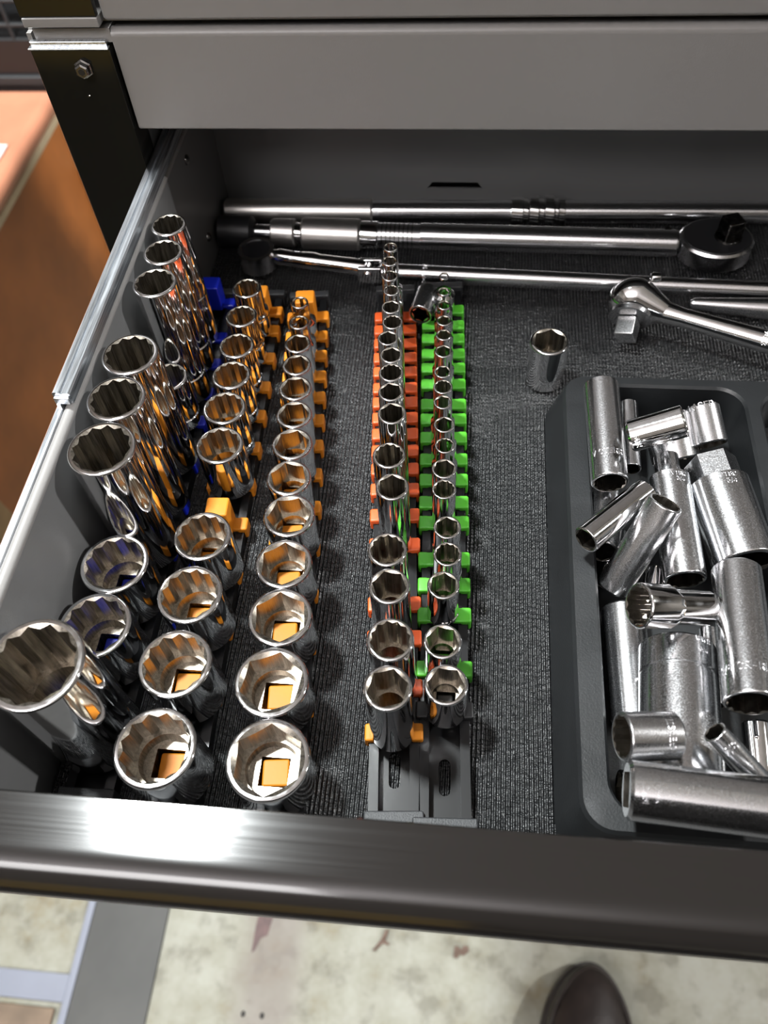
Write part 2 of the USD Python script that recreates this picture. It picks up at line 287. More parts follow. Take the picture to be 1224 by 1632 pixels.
XW, YF, YB = -0.1458, 0.0550, 0.4218      # drawer: left wall, front and back, inside faces
t = thing('drawer', 'open tool drawer with grey steel sides and glossy black front rail', 'drawer', (0.0, 0.05, -0.006))
part(t, 'bottom_panel', bx(XW - 0.0012, 0.331, YF - 0.002, YB + 0.0012, -0.0045, -0.0032), DRAWERGREY)
left = bx(XW - 0.0012, XW, YF - 0.002, YB + 0.0012, -0.0032, 0.0738)
lp = part(t, 'side_panel', left, DRAWERGREY)
part(lp, 'rolled_lip', extrude_y([(XW - 0.0019 + 0.0022 * math.cos(a), 0.0735 + 0.0022 * math.sin(a)) for a in np.linspace(0, 2 * math.pi, 20, endpoint=False)], YF - 0.002, YB), GREYPAINT)
part(t, 'side_panel', bx(0.330, 0.3312, YF - 0.002, YB + 0.0012, -0.0032, 0.0757), DRAWERGREY)
back = bx(XW, 0.33, YB, YB + 0.0012, -0.0032, 0.0757)
slot = CrossSection([[(-0.0279, 0.0142), (0.0041, 0.0142), (0.0010, 0.0182), (-0.0245, 0.0182)]]).extrude(0.01).transform([[1, 0, 0, 0], [0, 0, -1, YB + 0.005], [0, 1, 0, 0]])
part(t, 'back_panel', back - slot, DRAWERGREY)
part(t, 'slot_tab', Manifold.batch_hull([bx(-0.0262, 0.0025, YB + 0.0012, YB + 0.0018, 0.0172, 0.0184), bx(-0.0240, 0.0005, YB + 0.010, YB + 0.0106, 0.0150, 0.0156)]), DRAWERGREY)
part(t, 'slide_runner', extrude_y([mm(-153.0, 66)[:2], mm(-153.0, 74.6)[:2], mm(-152.5, 75.1)[:2], mm(-151.6, 75.1)[:2], mm(-151.2, 74.3)[:2], mm(-150.8, 74.3)[:2], mm(-150.4, 74.9)[:2], mm(-149.9, 74.6)[:2], mm(-149.9, 66)[:2]], YF - 0.02, YB), ZINC, 20)
part(t, 'front_panel', bx(-0.165, 0.345, YF - 0.014, YF - 0.0022, -0.010, 0.055), GREYPAINT)
prof = [(55.0, 44), (55.0, 78.4), (54.5, 79.0), (41.5, 79.0)] + [(40.6 - 9.8 * math.sin(a), 69.2 + 9.8 * math.cos(a)) for a in np.linspace(0.06, math.pi * 0.92, 22)] + [(40.0, 58.0), (53.6, 58.0), (53.6, 44)]
part(t, 'front_rail', extrude_x([(a * 0.001, b_ * 0.001) for a, b_ in prof], -0.178, 0.355), RAILBLACK, 40, label='glossy black rolled front rail with hairline scratches')
for y_, z_ in ((0.3715, 0.0634), (0.3732, 0.0155)):
    part(t, 'screw', rod((XW, y_, z_), (XW + 0.0016, y_, z_), [(0, 0.0026), (0.0006, 0.0025), (0.0012, 0.0018), (0.0016, 0.0008)], 16, (0, 0, 1)), SCREW)

# liner: ribs along the drawer as real relief, 1.7 mm pitch
pitch, pts = 0.00168, []
x = XW + 0.0006
n_ribs = int((0.329 - x) / pitch)
for i in range(n_ribs):
    x0 = x + i * pitch
    for u, h in ((0.0, -0.00065), (0.10, -0.00062), (0.18, -0.00046), (0.28, -0.00022), (0.40, -0.00006), (0.5, 0.0), (0.60, -0.00006), (0.72, -0.00022), (0.82, -0.00046), (0.90, -0.00062)):
        pts.append((x0 + u * pitch, h))
pts = [(x, -0.003)] + pts + [(x + n_ribs * pitch, -0.0006), (x + n_ribs * pitch, -0.003)]
solo('drawer_liner', 'black ribbed rubber liner mat covering the drawer bottom', 'drawer liner', extrude_y(pts[::-1], YF + 0.0004, YB - 0.0004), LINER, 62)

# ------------------------------------------------------------------ sockets
def ngon(n, af, rot=0.0):
    R = af / 2 / math.cos(math.pi / n)
    return CrossSection([[(R * math.cos(2 * math.pi * k / n + rot), R * math.sin(2 * math.pi * k / n + rot)) for k in range(n)]])
def socket_solid(D, Dd, H, pts=12, deep=False, ring=False, drive=9.5, rot=0.0, seg=72, flare=0.0):
    """socket in its own frame: drive end at z = 0, mouth at z = H; D mouth diameter, Dd drive end diameter"""
    r, rd = D / 2, max(D, Dd) / 2
    c = 0.0005
    q_ = min(0.0010, 0.055 * D)
    rim = [(H - q_ + q_ * math.sin(t_), r - q_ + q_ * math.cos(t_)) for t_ in np.linspace(0, math.pi / 2, 6)]
    if rd > r * 1.04:
        zs = H * (0.52 if deep else 0.46)
        st = min(0.0035, (rd - r) * 1.2)
        p = [(0, rd - c), (c, rd)]
        if ring: p += [(zs * .80, rd), (zs * .80 + .0003, rd - .0004), (zs * .88, rd - .0004), (zs * .88 + .0003, rd)]
        p += [(zs, rd), (zs + st, r)] + rim
    else:
        p = [(0, r - 2 * c - flare), (2 * c, r - flare)]
        if ring: p += [(H * .22, r - flare), (H * .22 + .0004, r - .0005 - flare), (H * .22 + .0012, r - .0005 - flare), (H * .22 + .0016, r - flare)]
        if flare: p += [(H * .50, r - flare), (H * .62, r)]
        p += rim
    body = lathe(p, seg)
    af = D * 0.745
    hexs = ngon(6, af, rot)
    hexs = hexs + ngon(6, af, rot + math.pi / 6) if pts == 12 else hexs
    if pts == 5:                                           # star (external torx) recess
        hexs = CrossSection([[(af / 2 * (1.08 if k % 2 == 0 else 0.80) * math.cos(math.pi * k / 6 + rot), af / 2 * (1.08 if k % 2 == 0 else 0.80) * math.sin(math.pi * k / 6 + rot)) for k in range(12)]])
    hexs = hexs.offset(0.012 * D, m3.JoinType.Round).offset(-0.012 * D, m3.JoinType.Round) if pts == 12 else hexs.offset(-0.0003, m3.JoinType.Round).offset(0.0003, m3.JoinType.Round)
    d1 = H * (0.42 if deep else 0.50)
    d2 = H * (0.80 if deep else 0.66)
    bore = hexs.extrude(d1 + 0.001).translate((0, 0, H - d1))
    rc = D * 0.335
    bore += Manifold.cylinder(d2 - d1 + 0.0002, rc * 0.94, rc, 36).translate((0, 0, H - d2))
    sq = min(drive * 0.001, 1.15 * rd)
    bore += CrossSection.square((sq * 1.04, sq * 1.04), True).offset(0.0002, m3.JoinType.Round).extrude(H).translate((0, 0, -0.001))
    # countersunk mouth
    ro = D * 0.440
    dc = 0.045 * D
    bore += Manifold.cylinder(dc + 0.00005, D * 0.362, ro, 48).translate((0, 0, H - dc)) ^ (Manifold.cylinder(0.01, ro * 1.01, ro * 1.01, 48).translate((0, 0, H - 0.005)))
    return body - bore
def split_socket(solid, D, Dd, H):
    """outer shell and bore faces of one solid"""
    v, f, _ = meshkit.arrays(solid)
    tri = v[f]; c = tri.mean(1); n = np.cross(tri[:, 1] - tri[:, 0], tri[:, 2] - tri[:, 0])
    ln = np.linalg.norm(n, axis=1); ok = ln > 0; n[ok] /= ln[ok][:, None]
    rad = np.linalg.norm(c[:, :2], axis=1)
    dot = (n[:, :2] * c[:, :2]).sum(1) / np.maximum(rad, 1e-9)
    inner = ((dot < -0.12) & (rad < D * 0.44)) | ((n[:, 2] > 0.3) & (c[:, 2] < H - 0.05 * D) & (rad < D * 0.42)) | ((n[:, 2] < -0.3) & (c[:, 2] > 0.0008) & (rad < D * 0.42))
    # square drive hole faces always belong to the bore
    def sub(mask):
        q = trimesh.Trimesh(v, f[mask], process=False); q.remove_unreferenced_vertices(); return q
    return sub(~inner), sub(inner)
def place_socket(name, label, T, D, Dd, H, group=None, outer=None, inner=None, texts=(), extra=None, **kw):
    """T: 4x4 from the socket's frame to the world (metres)"""
    solid = socket_solid(D, Dd, H, **kw)
    if extra is not None: solid = extra(solid)
    o, i = split_socket(solid, D, Dd, H)
    ob = thing(name, label, 'socket', tuple(T[:3, 3]), group)
    bd = part(ob, 'body', moved(o, T), outer or CHROME, 40)
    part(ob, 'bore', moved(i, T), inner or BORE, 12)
    for m in texts:
        part(bd, 'size_stamp', moved(m, T), outer or CHROME, False)
    return ob

ORD = ['first', 'second', 'third', 'fourth', 'fifth', 'sixth', 'seventh', 'eighth', 'ninth', 'tenth', 'eleventh', 'twelfth', 'thirteenth', 'fourteenth', 'fifteenth', 'sixteenth', 'seventeenth', 'eighteenth']
CLIP_TOP = 0.0088
# row: clip colour words, clip material, post size, line x = a y + b (mm), near and far end of the rail, empty clips (y, post height), drive end limit
RAILS = {
    'L': ('blue', BLUE, 9.5, (-0.023, -126.7), 74, 336, [328.7], 16.5, 'leftmost rail along the grey wall, with blue clips'),
    'O': ('yellow-orange', ORANGE, 9.5, (-0.047, -92.9), 62, 336, [323.0, 190.0], 16.5, 'second rail from the left, yellow-orange clips, next to the blue one'),
    'M': ('yellow-orange', ORANGE, 9.5, (-0.099, -51.6), 62, 336, [320.0], 16.5, 'third rail from the left, yellow-orange clips, beside the bare liner strip'),
    'R': ('red-orange', RED, 6.3, (-0.0797, -12.26), 74, 342, [321.5], 11.6, 'fourth rail from the left, red-orange clips and tall narrow sockets'),
    'G': ('green', GREEN, 6.3, (-0.0527, 3.47), 73, 345, [], 11.6, 'bright green clip rail, rightmost of the five rails'),
}
# points and heights per row (front of the picture = last in ROWS)
POINTS = {'L': [12] * 10, 'O': [12] * 10, 'M': [6, 12] + [6] * 11,
          'R': [6, 6, 12, 12, 6, 12, 6, 6, 12, 6, 6, 12, 6, 12, 6, 12, 6],
          'G': [6, 6, 6, 6, 6, 6, 6, 12, 6, 6, 12, 6, 12, 6, 12, 6, 6, 6]}
def height(k, i):
    if k == 'L': return {3: 38.0, 7: 36.5, 8: 36.5, 9: 71.4}.get(i, 76.0)
    if k == 'O': return 35.7
    if k == 'M': return 30.4
    if k == 'R': return 58.9 if i < 11 else 49.8
    return 30.0 if i < 8 else 32.3
ROWNAME = {'L': 'blue-clip rail', 'O': 'second rail from the left', 'M': 'third rail from the left', 'R': 'red-orange clip rail', 'G': 'green clip rail'}
def clip_mesh(T, post, ptop, hang=True):
    """one spring clip: cross bar with two rounded wings, and the square post"""
    w = bx(-0.0107, 0.0107, -0.0032, 0.0032, 0.0066, CLIP_TOP, 0.0007, 2)
    a = bx(-0.0107, -0.0064, -0.0033, 0.0033, 0.0022, CLIP_TOP + 0.0002, 0.0008, 2) - bx(-0.0094, -0.0050, -0.01, 0.01, 0.0, 0.00665)
    c = bx(0.0064, 0.0107, -0.0033, 0.0033, 0.0022, CLIP_TOP + 0.0002, 0.0008, 2) - bx(0.0050, 0.0094, -0.01, 0.01, 0.0, 0.00665)
    h = post / 2000
    p = bx(-h, h, -h, h, 0.0068, ptop, 0.0008, 2)
    return moved(w + a + c + p, T)
for k, (colour, cm, post, (a, b_), y0, y1, empties, ddmax, rl) in RAILS.items():
    th = math.atan(a)
    def row_frame(y, a=a, b_=b_, th=th):
        T = np.eye(4); T[:2, :2] = [[math.cos(th), math.sin(th)], [-math.sin(th), math.cos(th)]]
        T[:3, 3] = ((a * y + b_) / 1000, y / 1000, 0.0)
        return T
    ym = (y0 + y1) / 2; L = (y1 - y0) / 1000
    T = row_frame(ym)
    rail = thing('socket_rail', rl, 'socket rail', tuple(T[:3, 3]))
    p = [(-9.1, 0.1), (9.1, 0.1), (9.1, 6.5), (5.6, 6.5), (5.6, 5.6), (6.2, 5.0), (6.2, 1.6), (-6.2, 1.6), (-6.2, 5.0), (-5.6, 5.6), (-5.6, 6.5), (-9.1, 6.5)]
    ch = extrude_y([(q * .001, z * .001) for q, z in p], -L / 2, L / 2)
    for sy in (-L / 2 + 0.017, L / 2 - 0.017):
        s2 = Manifold.batch_hull([Manifold.cylinder(0.02, 0.0021, -1, 20).translate((0, sy + q, -0.005)) for q in (-0.0045, 0.0045)])
        ch = ch - s2
    part(rail, 'channel', moved(ch, T), ALU, 30)
    for sgn in (-1, 1):
        yc = sgn * (L / 2 - 0.001)
        cap = bx(-0.0104, 0.0104, min(yc, yc + sgn * 0.0045), max(yc, yc + sgn * 0.0045), 0.0003, 0.0090, 0.0007, 2) if k != 'G' or sgn > 0 else bx(-0.0112, 0.0112, yc - 0.006, yc, 0.0003, 0.0102, 0.0007, 2)
        part(rail, 'end_cap', moved(cap, T), CAPP)
    # clips: one under every socket, then the empty ones with their posts showing
    for i, (sx, sy, D) in enumerate(ROWS[k]):
        m, lab = cm, None
        if k == 'R' and i == 16: m, lab = ORANGE, 'yellow-orange clip, nearest on the red rail'
        if k == 'G' and i == 17: m, lab = BLACKP, 'black plastic clip, nearest on the green rail'
        pw = min(post, D * 0.40 if D < 16 else post)
        cy = sy
        part(rail, 'clip', clip_mesh(row_frame(cy), pw, CLIP_TOP + 0.0075), m, 30, lab)
    for ey in empties:
        part(rail, 'clip', clip_mesh(row_frame(ey), post, CLIP_TOP + 0.0130), cm, 30, 'empty %s clip with its square post showing' % colour)
    n = len(ROWS[k])
    for i, (sx, sy, D) in enumerate(ROWS[k]):
        gaps = [abs(sy - ROWS[k][j][1]) for j in (i - 1, i + 1) if 0 <= j < n]
        H = height(k, i) * 0.001 - CLIP_TOP
        Dd = min(ddmax, min(gaps) * 0.97)
        T = np.eye(4); T[:3, 3] = (sx / 1000, sy / 1000, CLIP_TOP + 0.0003)
        j = n - 1 - i
        deep = (k == 'L' and i not in (3, 7, 8)) or k == 'R'
        size = 'tall' if deep else 'short'
        where = '%s from the front on the %s' % (ORD[j] if j else 'nearest', ROWNAME[k]) if j else 'nearest the drawer front on the %s' % ROWNAME[k]
        if i == 0: where = 'farthest from the front on the %s' % ROWNAME[k]
        pn = POINTS[k][i]
        lab = '%s %s-point chrome socket, %s' % (size, {6: 'six', 12: 'twelve'}[pn], where)
        txt = []
        if k == 'G' and i == 15: txt = [moved(wrap_text('CRAFTS', 0.0017, D / 2000, 0.0020, 1, -0.9, 0.0003), np.eye(4))]
        place_socket('deep_socket' if deep else 'socket', lab, T, D / 1000, Dd / 1000, H, None, pts=pn, deep=deep, ring=(k in 'LO' and D < 19), drive=post, rot=rng.uniform(0, 1.05), texts=txt)

# ------------------------------------------------------------------ loose sockets on the liner
T = np.eye(4); T[:3, 3] = (0.0376, 0.2882, 0.0003)
place_socket('socket', 'lone short six-point chrome socket standing on the black liner right of the green rail', T, 0.0182, 0.0182, 0.0262, pts=6, rot=0.4, drive=9.5)
Tt = frame(mm(-21.4, 334.0, 14.6), mm(-24.4, 318.5, 14.4), (0, 0, 1))
place_socket('socket', 'short star-mouthed socket lying between the red and green rails, mouth towards the front', Tt, 0.0120, 0.0100, 0.0180, pts=5, rot=0.3, drive=6.3, outer=WORN, inner=DARKSTEEL)

# ------------------------------------------------------------------ black organiser tray with its heap of sockets
def rrect(x0, x1, y0, y1, r, n=8):
    return CrossSection.square((x1 - x0 - 2 * r, y1 - y0 - 2 * r)).translate((x0 + r, y0 + r)).offset(r, m3.JoinType.Round, 2.0, 4 * n)
def loft_block(a, z0, b, z1):
    """solid between outline a at z0 and outline b at z1 (convex outlines)"""
    return Manifold.batch_hull([a.extrude(0.00002).translate((0, 0, z0)), b.extrude(0.00002).translate((0, 0, z1 - 0.00002))])
tz = 0.0232
outer = loft_block(rrect(0.0378, 0.260, 0.066, 0.2745, 0.012), 0.0002, rrect(0.0432, 0.256, 0.070, 0.2705, 0.011), tz - 0.0015) + loft_block(rrect(0.0432, 0.256, 0.070, 0.2705, 0.011), tz - 0.0015, rrect(0.0444, 0.255, 0.071, 0.2695, 0.010), tz)
def cavity(x0, x1, y0, y1):
    return loft_block(rrect(x0 + 0.002, x1 - 0.002, y0 + 0.002, y1 - 0.002, 0.009), 0.0026, rrect(x0, x1, y0, y1, 0.011), tz - 0.0012) + loft_block(rrect(x0, x1, y0, y1, 0.011), tz - 0.0012, rrect(x0 - 0.0012, x1 + 0.0012, y0 - 0.0012, y1 + 0.0012, 0.012), tz + 0.0002)
tray = outer - cavity(0.0535, 0.1215, 0.0765, 0.2645) - cavity(0.1285, 0.247, 0.0765, 0.2625)
solo('organizer_tray', 'black plastic organiser tray with two rounded compartments, left one heaped with sockets', 'tray', tray, TRAYP, 35)

def lying(name, label, A, B, D, Dd=None, L=None, pts=12, rot=0.0, texts=(), **kw):
    """A: centre of the drive end, B: centre of the mouth (mm)"""
    A, B = np.array(A) / 1000, np.array(B) / 1000
    T = frame(A, B)
    H = np.linalg.norm(B - A)
    tx = []
    for (s, h, where, up, theta) in texts:
        tx.append(wrap_text(s, h, D / 2000 if where > 0.5 or not Dd or Dd <= D else Dd / 2000, where * H, up, theta))
    return place_socket(name, label, T, D / 1000, (Dd or D) / 1000, H, None, texts=tx, pts=pts, rot=rot, inner=BORE2, **kw)
W = dict(outer=WORN)
def hex_drive(solid, z1, af, body_r):
    """turn the first z1 metres of a socket into a hexagon"""
    ring = Manifold.cylinder(z1, body_r * 1.2, body_r * 1.2, 48) - ngon(6, af, 0.35).extrude(z1 + 0.002).translate((0, 0, -0.001)) 
    return solid - ring
lying('deep_socket', 'long worn chrome socket along the left edge of the tray, mouth towards the front', (57.6, 253.2, 35.1), (59.1, 203.6, 31.2), 14.9, deep=True, pts=12, rot=0.2, texts=[('V CTERR', 0.0024, 0.80, -1, 0.0)], **W)
lying('deep_socket', 'thin chrome socket mostly hidden right of the long worn socket at the tray back', (72.6, 258.7, 18.0), (71.8, 222.8, 16.0), 8.3, 8.3, deep=True, pts=6, drive=4.5, **W)
lying('socket', 'short chrome socket lying crosswise on the heap, toothed mouth to the right', (65.3, 217.8, 43.5), (85.0, 219.5, 52.5), 12.9, pts=12, rot=0.1, texts=[('MIN', 0.0020, 0.10, 1, 0.5)])
lying('socket', 'wide short chrome socket at the tray back, under the crosswise short one', (86.5, 247.1, 23.8), (92.1, 230.5, 13.1), 20.2, pts=12, rot=0.5, **W)
lying('socket', 'short satin socket with raised lettering in the back right corner of the tray', (101.0, 249.5, 27.5), (104.8, 234.0, 20.5), 14.7, pts=12, rot=0.3, outer=SATIN, drive=9.5, texts=[('LASER', 0.0026, 0.14, -1, 0.0)])
lying('spark_plug_socket', 'largest back socket with a hexagonal drive end at the right of the tray', (100.0, 217.4, 29.8), (108.3, 171.2, 26.5), 23.8, deep=True, pts=6, outer=WORN, extra=lambda s: hex_drive(s, 0.0115, 0.0175, 0.0119), texts=[('PTSC', 0.0019, 0.30, -1, -0.45), ('3/4', 0.0019, 0.36, -1, -0.5)])
def neck(solid):
    return solid - (Manifold.cylinder(0.0105, 0.02, 0.02, 48) - Manifold.cylinder(0.0105, 0.0049, 0.0049, 48)).translate((0, 0, -0.0002)) 
lying('deep_socket', 'long worn socket with a stepped narrow drive end in the middle of the tray', (82.2, 217.8, 31.5), (85.3, 163.2, 26.3), 15.8, deep=True, pts=12, rot=0.1, outer=WORN, extra=neck, drive=5.5, texts=[('VTRW', 0.0016, 0.235, -1, -0.55), ('3/4', 0.0016, 0.28, -1, -0.6)])
lying('deep_socket', 'bright chrome socket slanting over the left tray edge, hexagonal mouth to the lower left', (71.9, 197.1, 35.7), (47.0, 171.5, 38.0), 11.0, deep=True, pts=6, rot=0.2, drive=6.3)
lying('deep_socket', 'slanting chrome socket on the heap with a toothed mouth to the upper right', (60.7, 165.0, 14.0), (75.7, 184.4, 46.5), 13.2, deep=True, pts=12, rot=0.3, outer=SATIN)
lying('socket', 'flared chrome socket lying crosswise in mid tray, toothed mouth to the left', (88.5, 145.5, 38.0), (61.5, 139.0, 49.0), 15.6, 15.6, pts=12, rot=0.2, flare=0.0016)
lying('deep_socket', 'long bright chrome socket by the right tray edge, stamped near its mouth', (99.8, 161.4, 38.9), (95.9, 108.8, 42.7), 17.1, deep=True, pts=12, rot=0.25, texts=[('9/8 CR-RR', 0.0026, 0.84, -1, 0.1)], outer=WORN)
lying('deep_socket', 'widest chrome socket, pointing to the front in the near half of the tray', (80.0, 136.0, 23.5), (76.0, 86.0, 26.0), 27.0, deep=True, pts=12, ring=True, outer=WORN, texts=[('WWTF', 0.0016, 0.05, -1, -0.75), ('3/4', 0.0016, 0.13, -1, -0.72)])
lying('deep_socket', 'satin socket along the left tray wall, left of the widest one', (64.3, 157.5, 12.0), (65.4, 112.4, 11.1), 16.4, deep=True, pts=6, outer=SATIN)
lying('socket', 'short satin socket with raised lettering near the tray front, mouth to the left', (70.6, 95.9, 44.5), (53.0, 93.2, 48.0), 15.2, pts=12, rot=0.15, outer=SATIN, texts=[('GERSIL', 0.0022, 0.20, 1, 0.15)])
lying('deep_socket', 'long thick socket lying across the tray front', (53.6, 77.3, 46.7), (115.0, 73.7, 47.6), 17.7, deep=True, pts=12, outer=WORN, texts=[('CASE', 0.0017, 0.055, 1, 0.15), ('F-K', 0.0017, 0.115, 1, 0.1)])
lying('deep_socket', 'thin slanting socket in the near right of the tray, stamped with its size', (97.7, 85.2, 36.2), (81.3, 96.6, 48.4), 7.8, deep=True, pts=6, rot=0.1, outer=WORN, drive=4.0, texts=[('5/8', 0.0026, 0.70, 1, 0.1)])
lying('deep_socket', 'narrow chrome socket in shadow below the long bright one at the right tray edge', (105.3, 112.7, 18.0), (105.0, 93.7, 16.0), 9.7, pts=6, drive=5.0)
lying('socket', 'dark socket end showing under the left end of the long front socket', (78.8, 89.1, 8.9), (58.8, 88.9, 9.6), 12.1, pts=6, drive=6.3, outer=DARKSTEEL)
lying('socket', 'thin dark socket under the crossed slanting sockets at the left tray wall', (65.9, 195.1, 7.9), (59.8, 170.0, 9.1), 9.8, pts=6, drive=5.0)
lying('socket', 'chrome socket end right below the mouth of the long left socket', (60.5, 208.7, 15.5), (56.6, 178.3, 19.3), 12.8, pts=6, outer=SATIN)
lying('deep_socket', 'slimmest chrome socket in the gap right of the widest one', (95.8, 151.5, 11.8), (94.6, 120.1, 11.7), 6.5, pts=6, drive=3.0, **W)
lying('socket', 'small chrome socket deep in the heap below the toothed slanting one', (78.1, 175.4, 14.1), (76.5, 161.8, 10.5), 8.9, pts=6, drive=4.5)

# ------------------------------------------------------------------ long tools along the drawer back
def P(*a): return np.array(a, float) / 1000
def along(A, B, s): return P(*A) + (P(*B) - P(*A)) * s
def seg(A, B, t0, t1, profile, n=40, toward=None):
    """lathe piece from t0 to t1 (mm along A->B); profile: (fraction, radius mm)"""
    A, B = P(*A), P(*B); d = (B - A) / np.linalg.norm(B - A)
    L = (t1 - t0) / 1000
    return rod(A + d * t0 / 1000, A + d * t1 / 1000, [(f * L, r / 1000) for f, r in profile], n, toward)
A, B = (-143.6, 405.0, 9.5), (215, 411.0, 9.5)
t = thing('breaker_bar', 'long chrome breaker bar with knurled grip lying against the drawer back', 'breaker bar', tuple(P(*A)))
part(t, 'grip', seg(A, B, 0, 86, [(0, 5.6), (0.012, 6.8), (0.988, 6.8), (1, 6.1)]), KNURL)
part(t, 'shaft', seg(A, B, 86, 356, [(0, 6.1), (1, 6.1)]), WORN)
part(t, 'collar', [seg(A, B, 163.5, 194, [(0, 6.2), (0.02, 8.2), (0.22, 8.4), (0.24, 7.2), (0.32, 7.2), (0.35, 9.2), (0.50, 9.2), (0.53, 7.4), (0.60, 7.4), (0.63, 9.2), (0.78, 9.2), (0.81, 7.4), (0.86, 7.4), (0.88, 8.4), (0.98, 8.2), (1, 6.2)])], CHROME)
A, B = (-144.4, 386.8, 9.3), (108.5, 381.6, 10.0)
t = thing('torque_wrench', 'chrome torque wrench with knurled grey grip and dark ratchet head', 'torque wrench', tuple(P(*A)))
part(t, 'end_knob', seg(A, B, 0, 22, [(0, 6.5), (0.08, 8.6), (0.9, 8.6), (1, 6)]), BLACKP)
part(t, 'tip', seg(A, B, 21.5, 31.5, [(0, 4.2), (1, 4.2)]), SATIN)
part(t, 'lock_ring', seg(A, B, 31.5, 45, [(0, 7.0), (0.06, 7.6), (0.94, 7.6), (1, 7.0)]), KNURL)
part(t, 'neck', seg(A, B, 45, 49, [(0, 5.6), (1, 5.6)]), CHROME)
part(t, 'grip', seg(A, B, 49, 82, [(0, 7.8), (0.03, 8.5), (0.97, 8.5), (1, 7.8)]), KNURL)
part(t, 'collar', seg(A, B, 82, 92, [(0, 7.2), (0.06, 7.5), (0.94, 7.5), (1, 7.0)]), CHROME)
sc = part(t, 'scale_tube', seg(A, B, 92, 115.5, [(0, 6.7), (1, 6.7)]), SATIN)
marks = [seg(A, B, 94 + 2.4 * q, 94.5 + 2.4 * q, [(0, 6.76), (1, 6.76)]) for q in range(8)]
part(sc, 'graduation', marks, DARKSTEEL)
part(t, 'tube', seg(A, B, 115.5, 253, [(0, 7.1), (0.99, 7.1), (1, 6.6)]), WORN)
part(t, 'pin', Manifold.cylinder(0.0006, 0.0018, 0.0018, 20).translate((0.1030, 0.3850, 0.0161)), DARKSTEEL)
hd = CrossSection.circle(0.0165, 48).scale((1.17, 1.0))
hm = hd.offset(-0.001, m3.JoinType.Round).extrude(0.0006).translate((0, 0, 0.0195)) 
hm = Manifold.batch_hull([hd.extrude(0.0090).translate((0, 0, 0.0055)), hd.offset(-0.0010, m3.JoinType.Round).extrude(0.0112).translate((0, 0, 0.0044))])
HC = (0.1280, 0.3803, 0.0)
part(t, 'head', hm.translate(HC), WORN)
part(t, 'head_plate', CrossSection.circle(0.0145, 48).scale((1.18, 1.0)).extrude(0.0006).translate((HC[0], HC[1], 0.0155)), BLACKP)
sqd = bx(-0.0048, 0.0048, -0.0048, 0.0048, 0, 0.0105, 0.0008, 2).rotate((0, 0, 20)).translate((HC[0] + 0.0055, HC[1] - 0.0005, 0.0167))
part(t, 'square_drive', [Manifold.cylinder(0.0012, 0.0072, 0.0068, 32).translate((HC[0] + 0.0055, HC[1] - 0.0005, 0.0160)), sqd], DARKSTEEL)
# flex-head ratchet
A, B = (-118.3, 367.0, 9.5), (-57.5, 359.2, 8.0)
t = thing('flex_head_ratchet', 'flex-head ratchet with dark round head, its long thin chrome handle running to the right', 'ratchet', tuple(P(*A)))
ringh = Manifold.cylinder(0.0110, 0.0100, 0.0100, 40).translate((-0.1183, 0.3668, 0.0025)) - Manifold.cylinder(0.02, 0.0078, 0.0078, 40).translate((-0.1183, 0.3668, 0.0120))
part(t, 'head', ringh, CHROME)
part(t, 'head_plate', Manifold.cylinder(0.0012, 0.0077, 0.0077, 40).translate((-0.1183, 0.3668, 0.0118)), BLACKP)
part(t, 'neck', [seg(A, B, 8, 62, [(0, 3.2), (0.10, 4.6), (0.25, 4.2), (0.45, 4.9), (0.52, 4.3), (0.95, 4.6), (1, 4.0)])], CHROME)
part(t, 'hinge', [bx(-0.0610, -0.0480, 0.3530, 0.3555, 0.0025, 0.0125, 0.0008, 2), bx(-0.0610, -0.0480, 0.3600, 0.3625, 0.0025, 0.0125, 0.0008, 2), rod((-0.0555, 0.3520, 0.0075), (-0.0555, 0.3635, 0.0075), [(0, 0.0024), (0.0115, 0.0024)], 20, (0, 0, 1))], CHROME)
A2, B2 = (-50.0, 357.3, 7.0), (212, 346.6, 7.0)
hn = part(t, 'handle', seg(A2, B2, 0, 262, [(0, 3.2), (0.012, 4.9), (0.6, 4.5), (0.985, 4.9), (1, 4.0)]), WORN)
Tz = frame(P(*A2), P(*B2), (0, -0.75, 0.66))
part(hn, 'size_stamp', moved(trimesh.util.concatenate([wrap_text('13-16-2', 0.0022, 0.00485, 0.024, 1, 0.0)]), Tz), WORN, False)
# ratchet lying on its side
HB = (81.0, 330.0, 14.0)
t = thing('ratchet', 'chrome ratchet lying on its side with its square drive pointing to the front', 'ratchet', tuple(P(*HB)))
A, B = (81.5, 328.0, 14.5), (196, 283.5, 13.0)
hdm = Manifold.batch_hull([Manifold.sphere(0.0126, 40).scale((1.0, 0.80, 1.0)).translate(tuple(P(81.0, 330.0, 14.6))), Manifold.sphere(0.0056, 28).translate(tuple(P(95.5, 322.8, 14.4)))])
part(t, 'head', hdm, CHROME, 60)
ax0, ax1 = P(79.6, 322.5, 13.2), P(76.5, 309.8, 9.0)
part(t, 'drive_disc', rod(ax0, ax0 + (ax1 - ax0) * 0.30, [(0, 0.0098), (0.0010, 0.0104), (0.0030, 0.0104), (0.0036, 0.0090)], 40, (1, 0, 0)), WORN)
Ts = frame(ax0 + (ax1 - ax0) * 0.28, ax1, (1, 0.0, 0.45))
part(t, 'square_drive', moved(bx(-0.0047, 0.0047, -0.0047, 0.0047, 0, 0.0105, 0.0008, 2), Ts), SATIN)
part(t, 'lever', bx(0.0875, 0.0930, 0.3330, 0.3375, 0.0235, 0.0275, 0.0014, 2), CHROME)
hn = part(t, 'handle', seg(A, B, 10, 130, [(0, 5.2), (0.05, 5.6), (0.12, 4.7), (0.45, 5.4), (0.97, 6.0), (1, 5.0)]), CHROME)
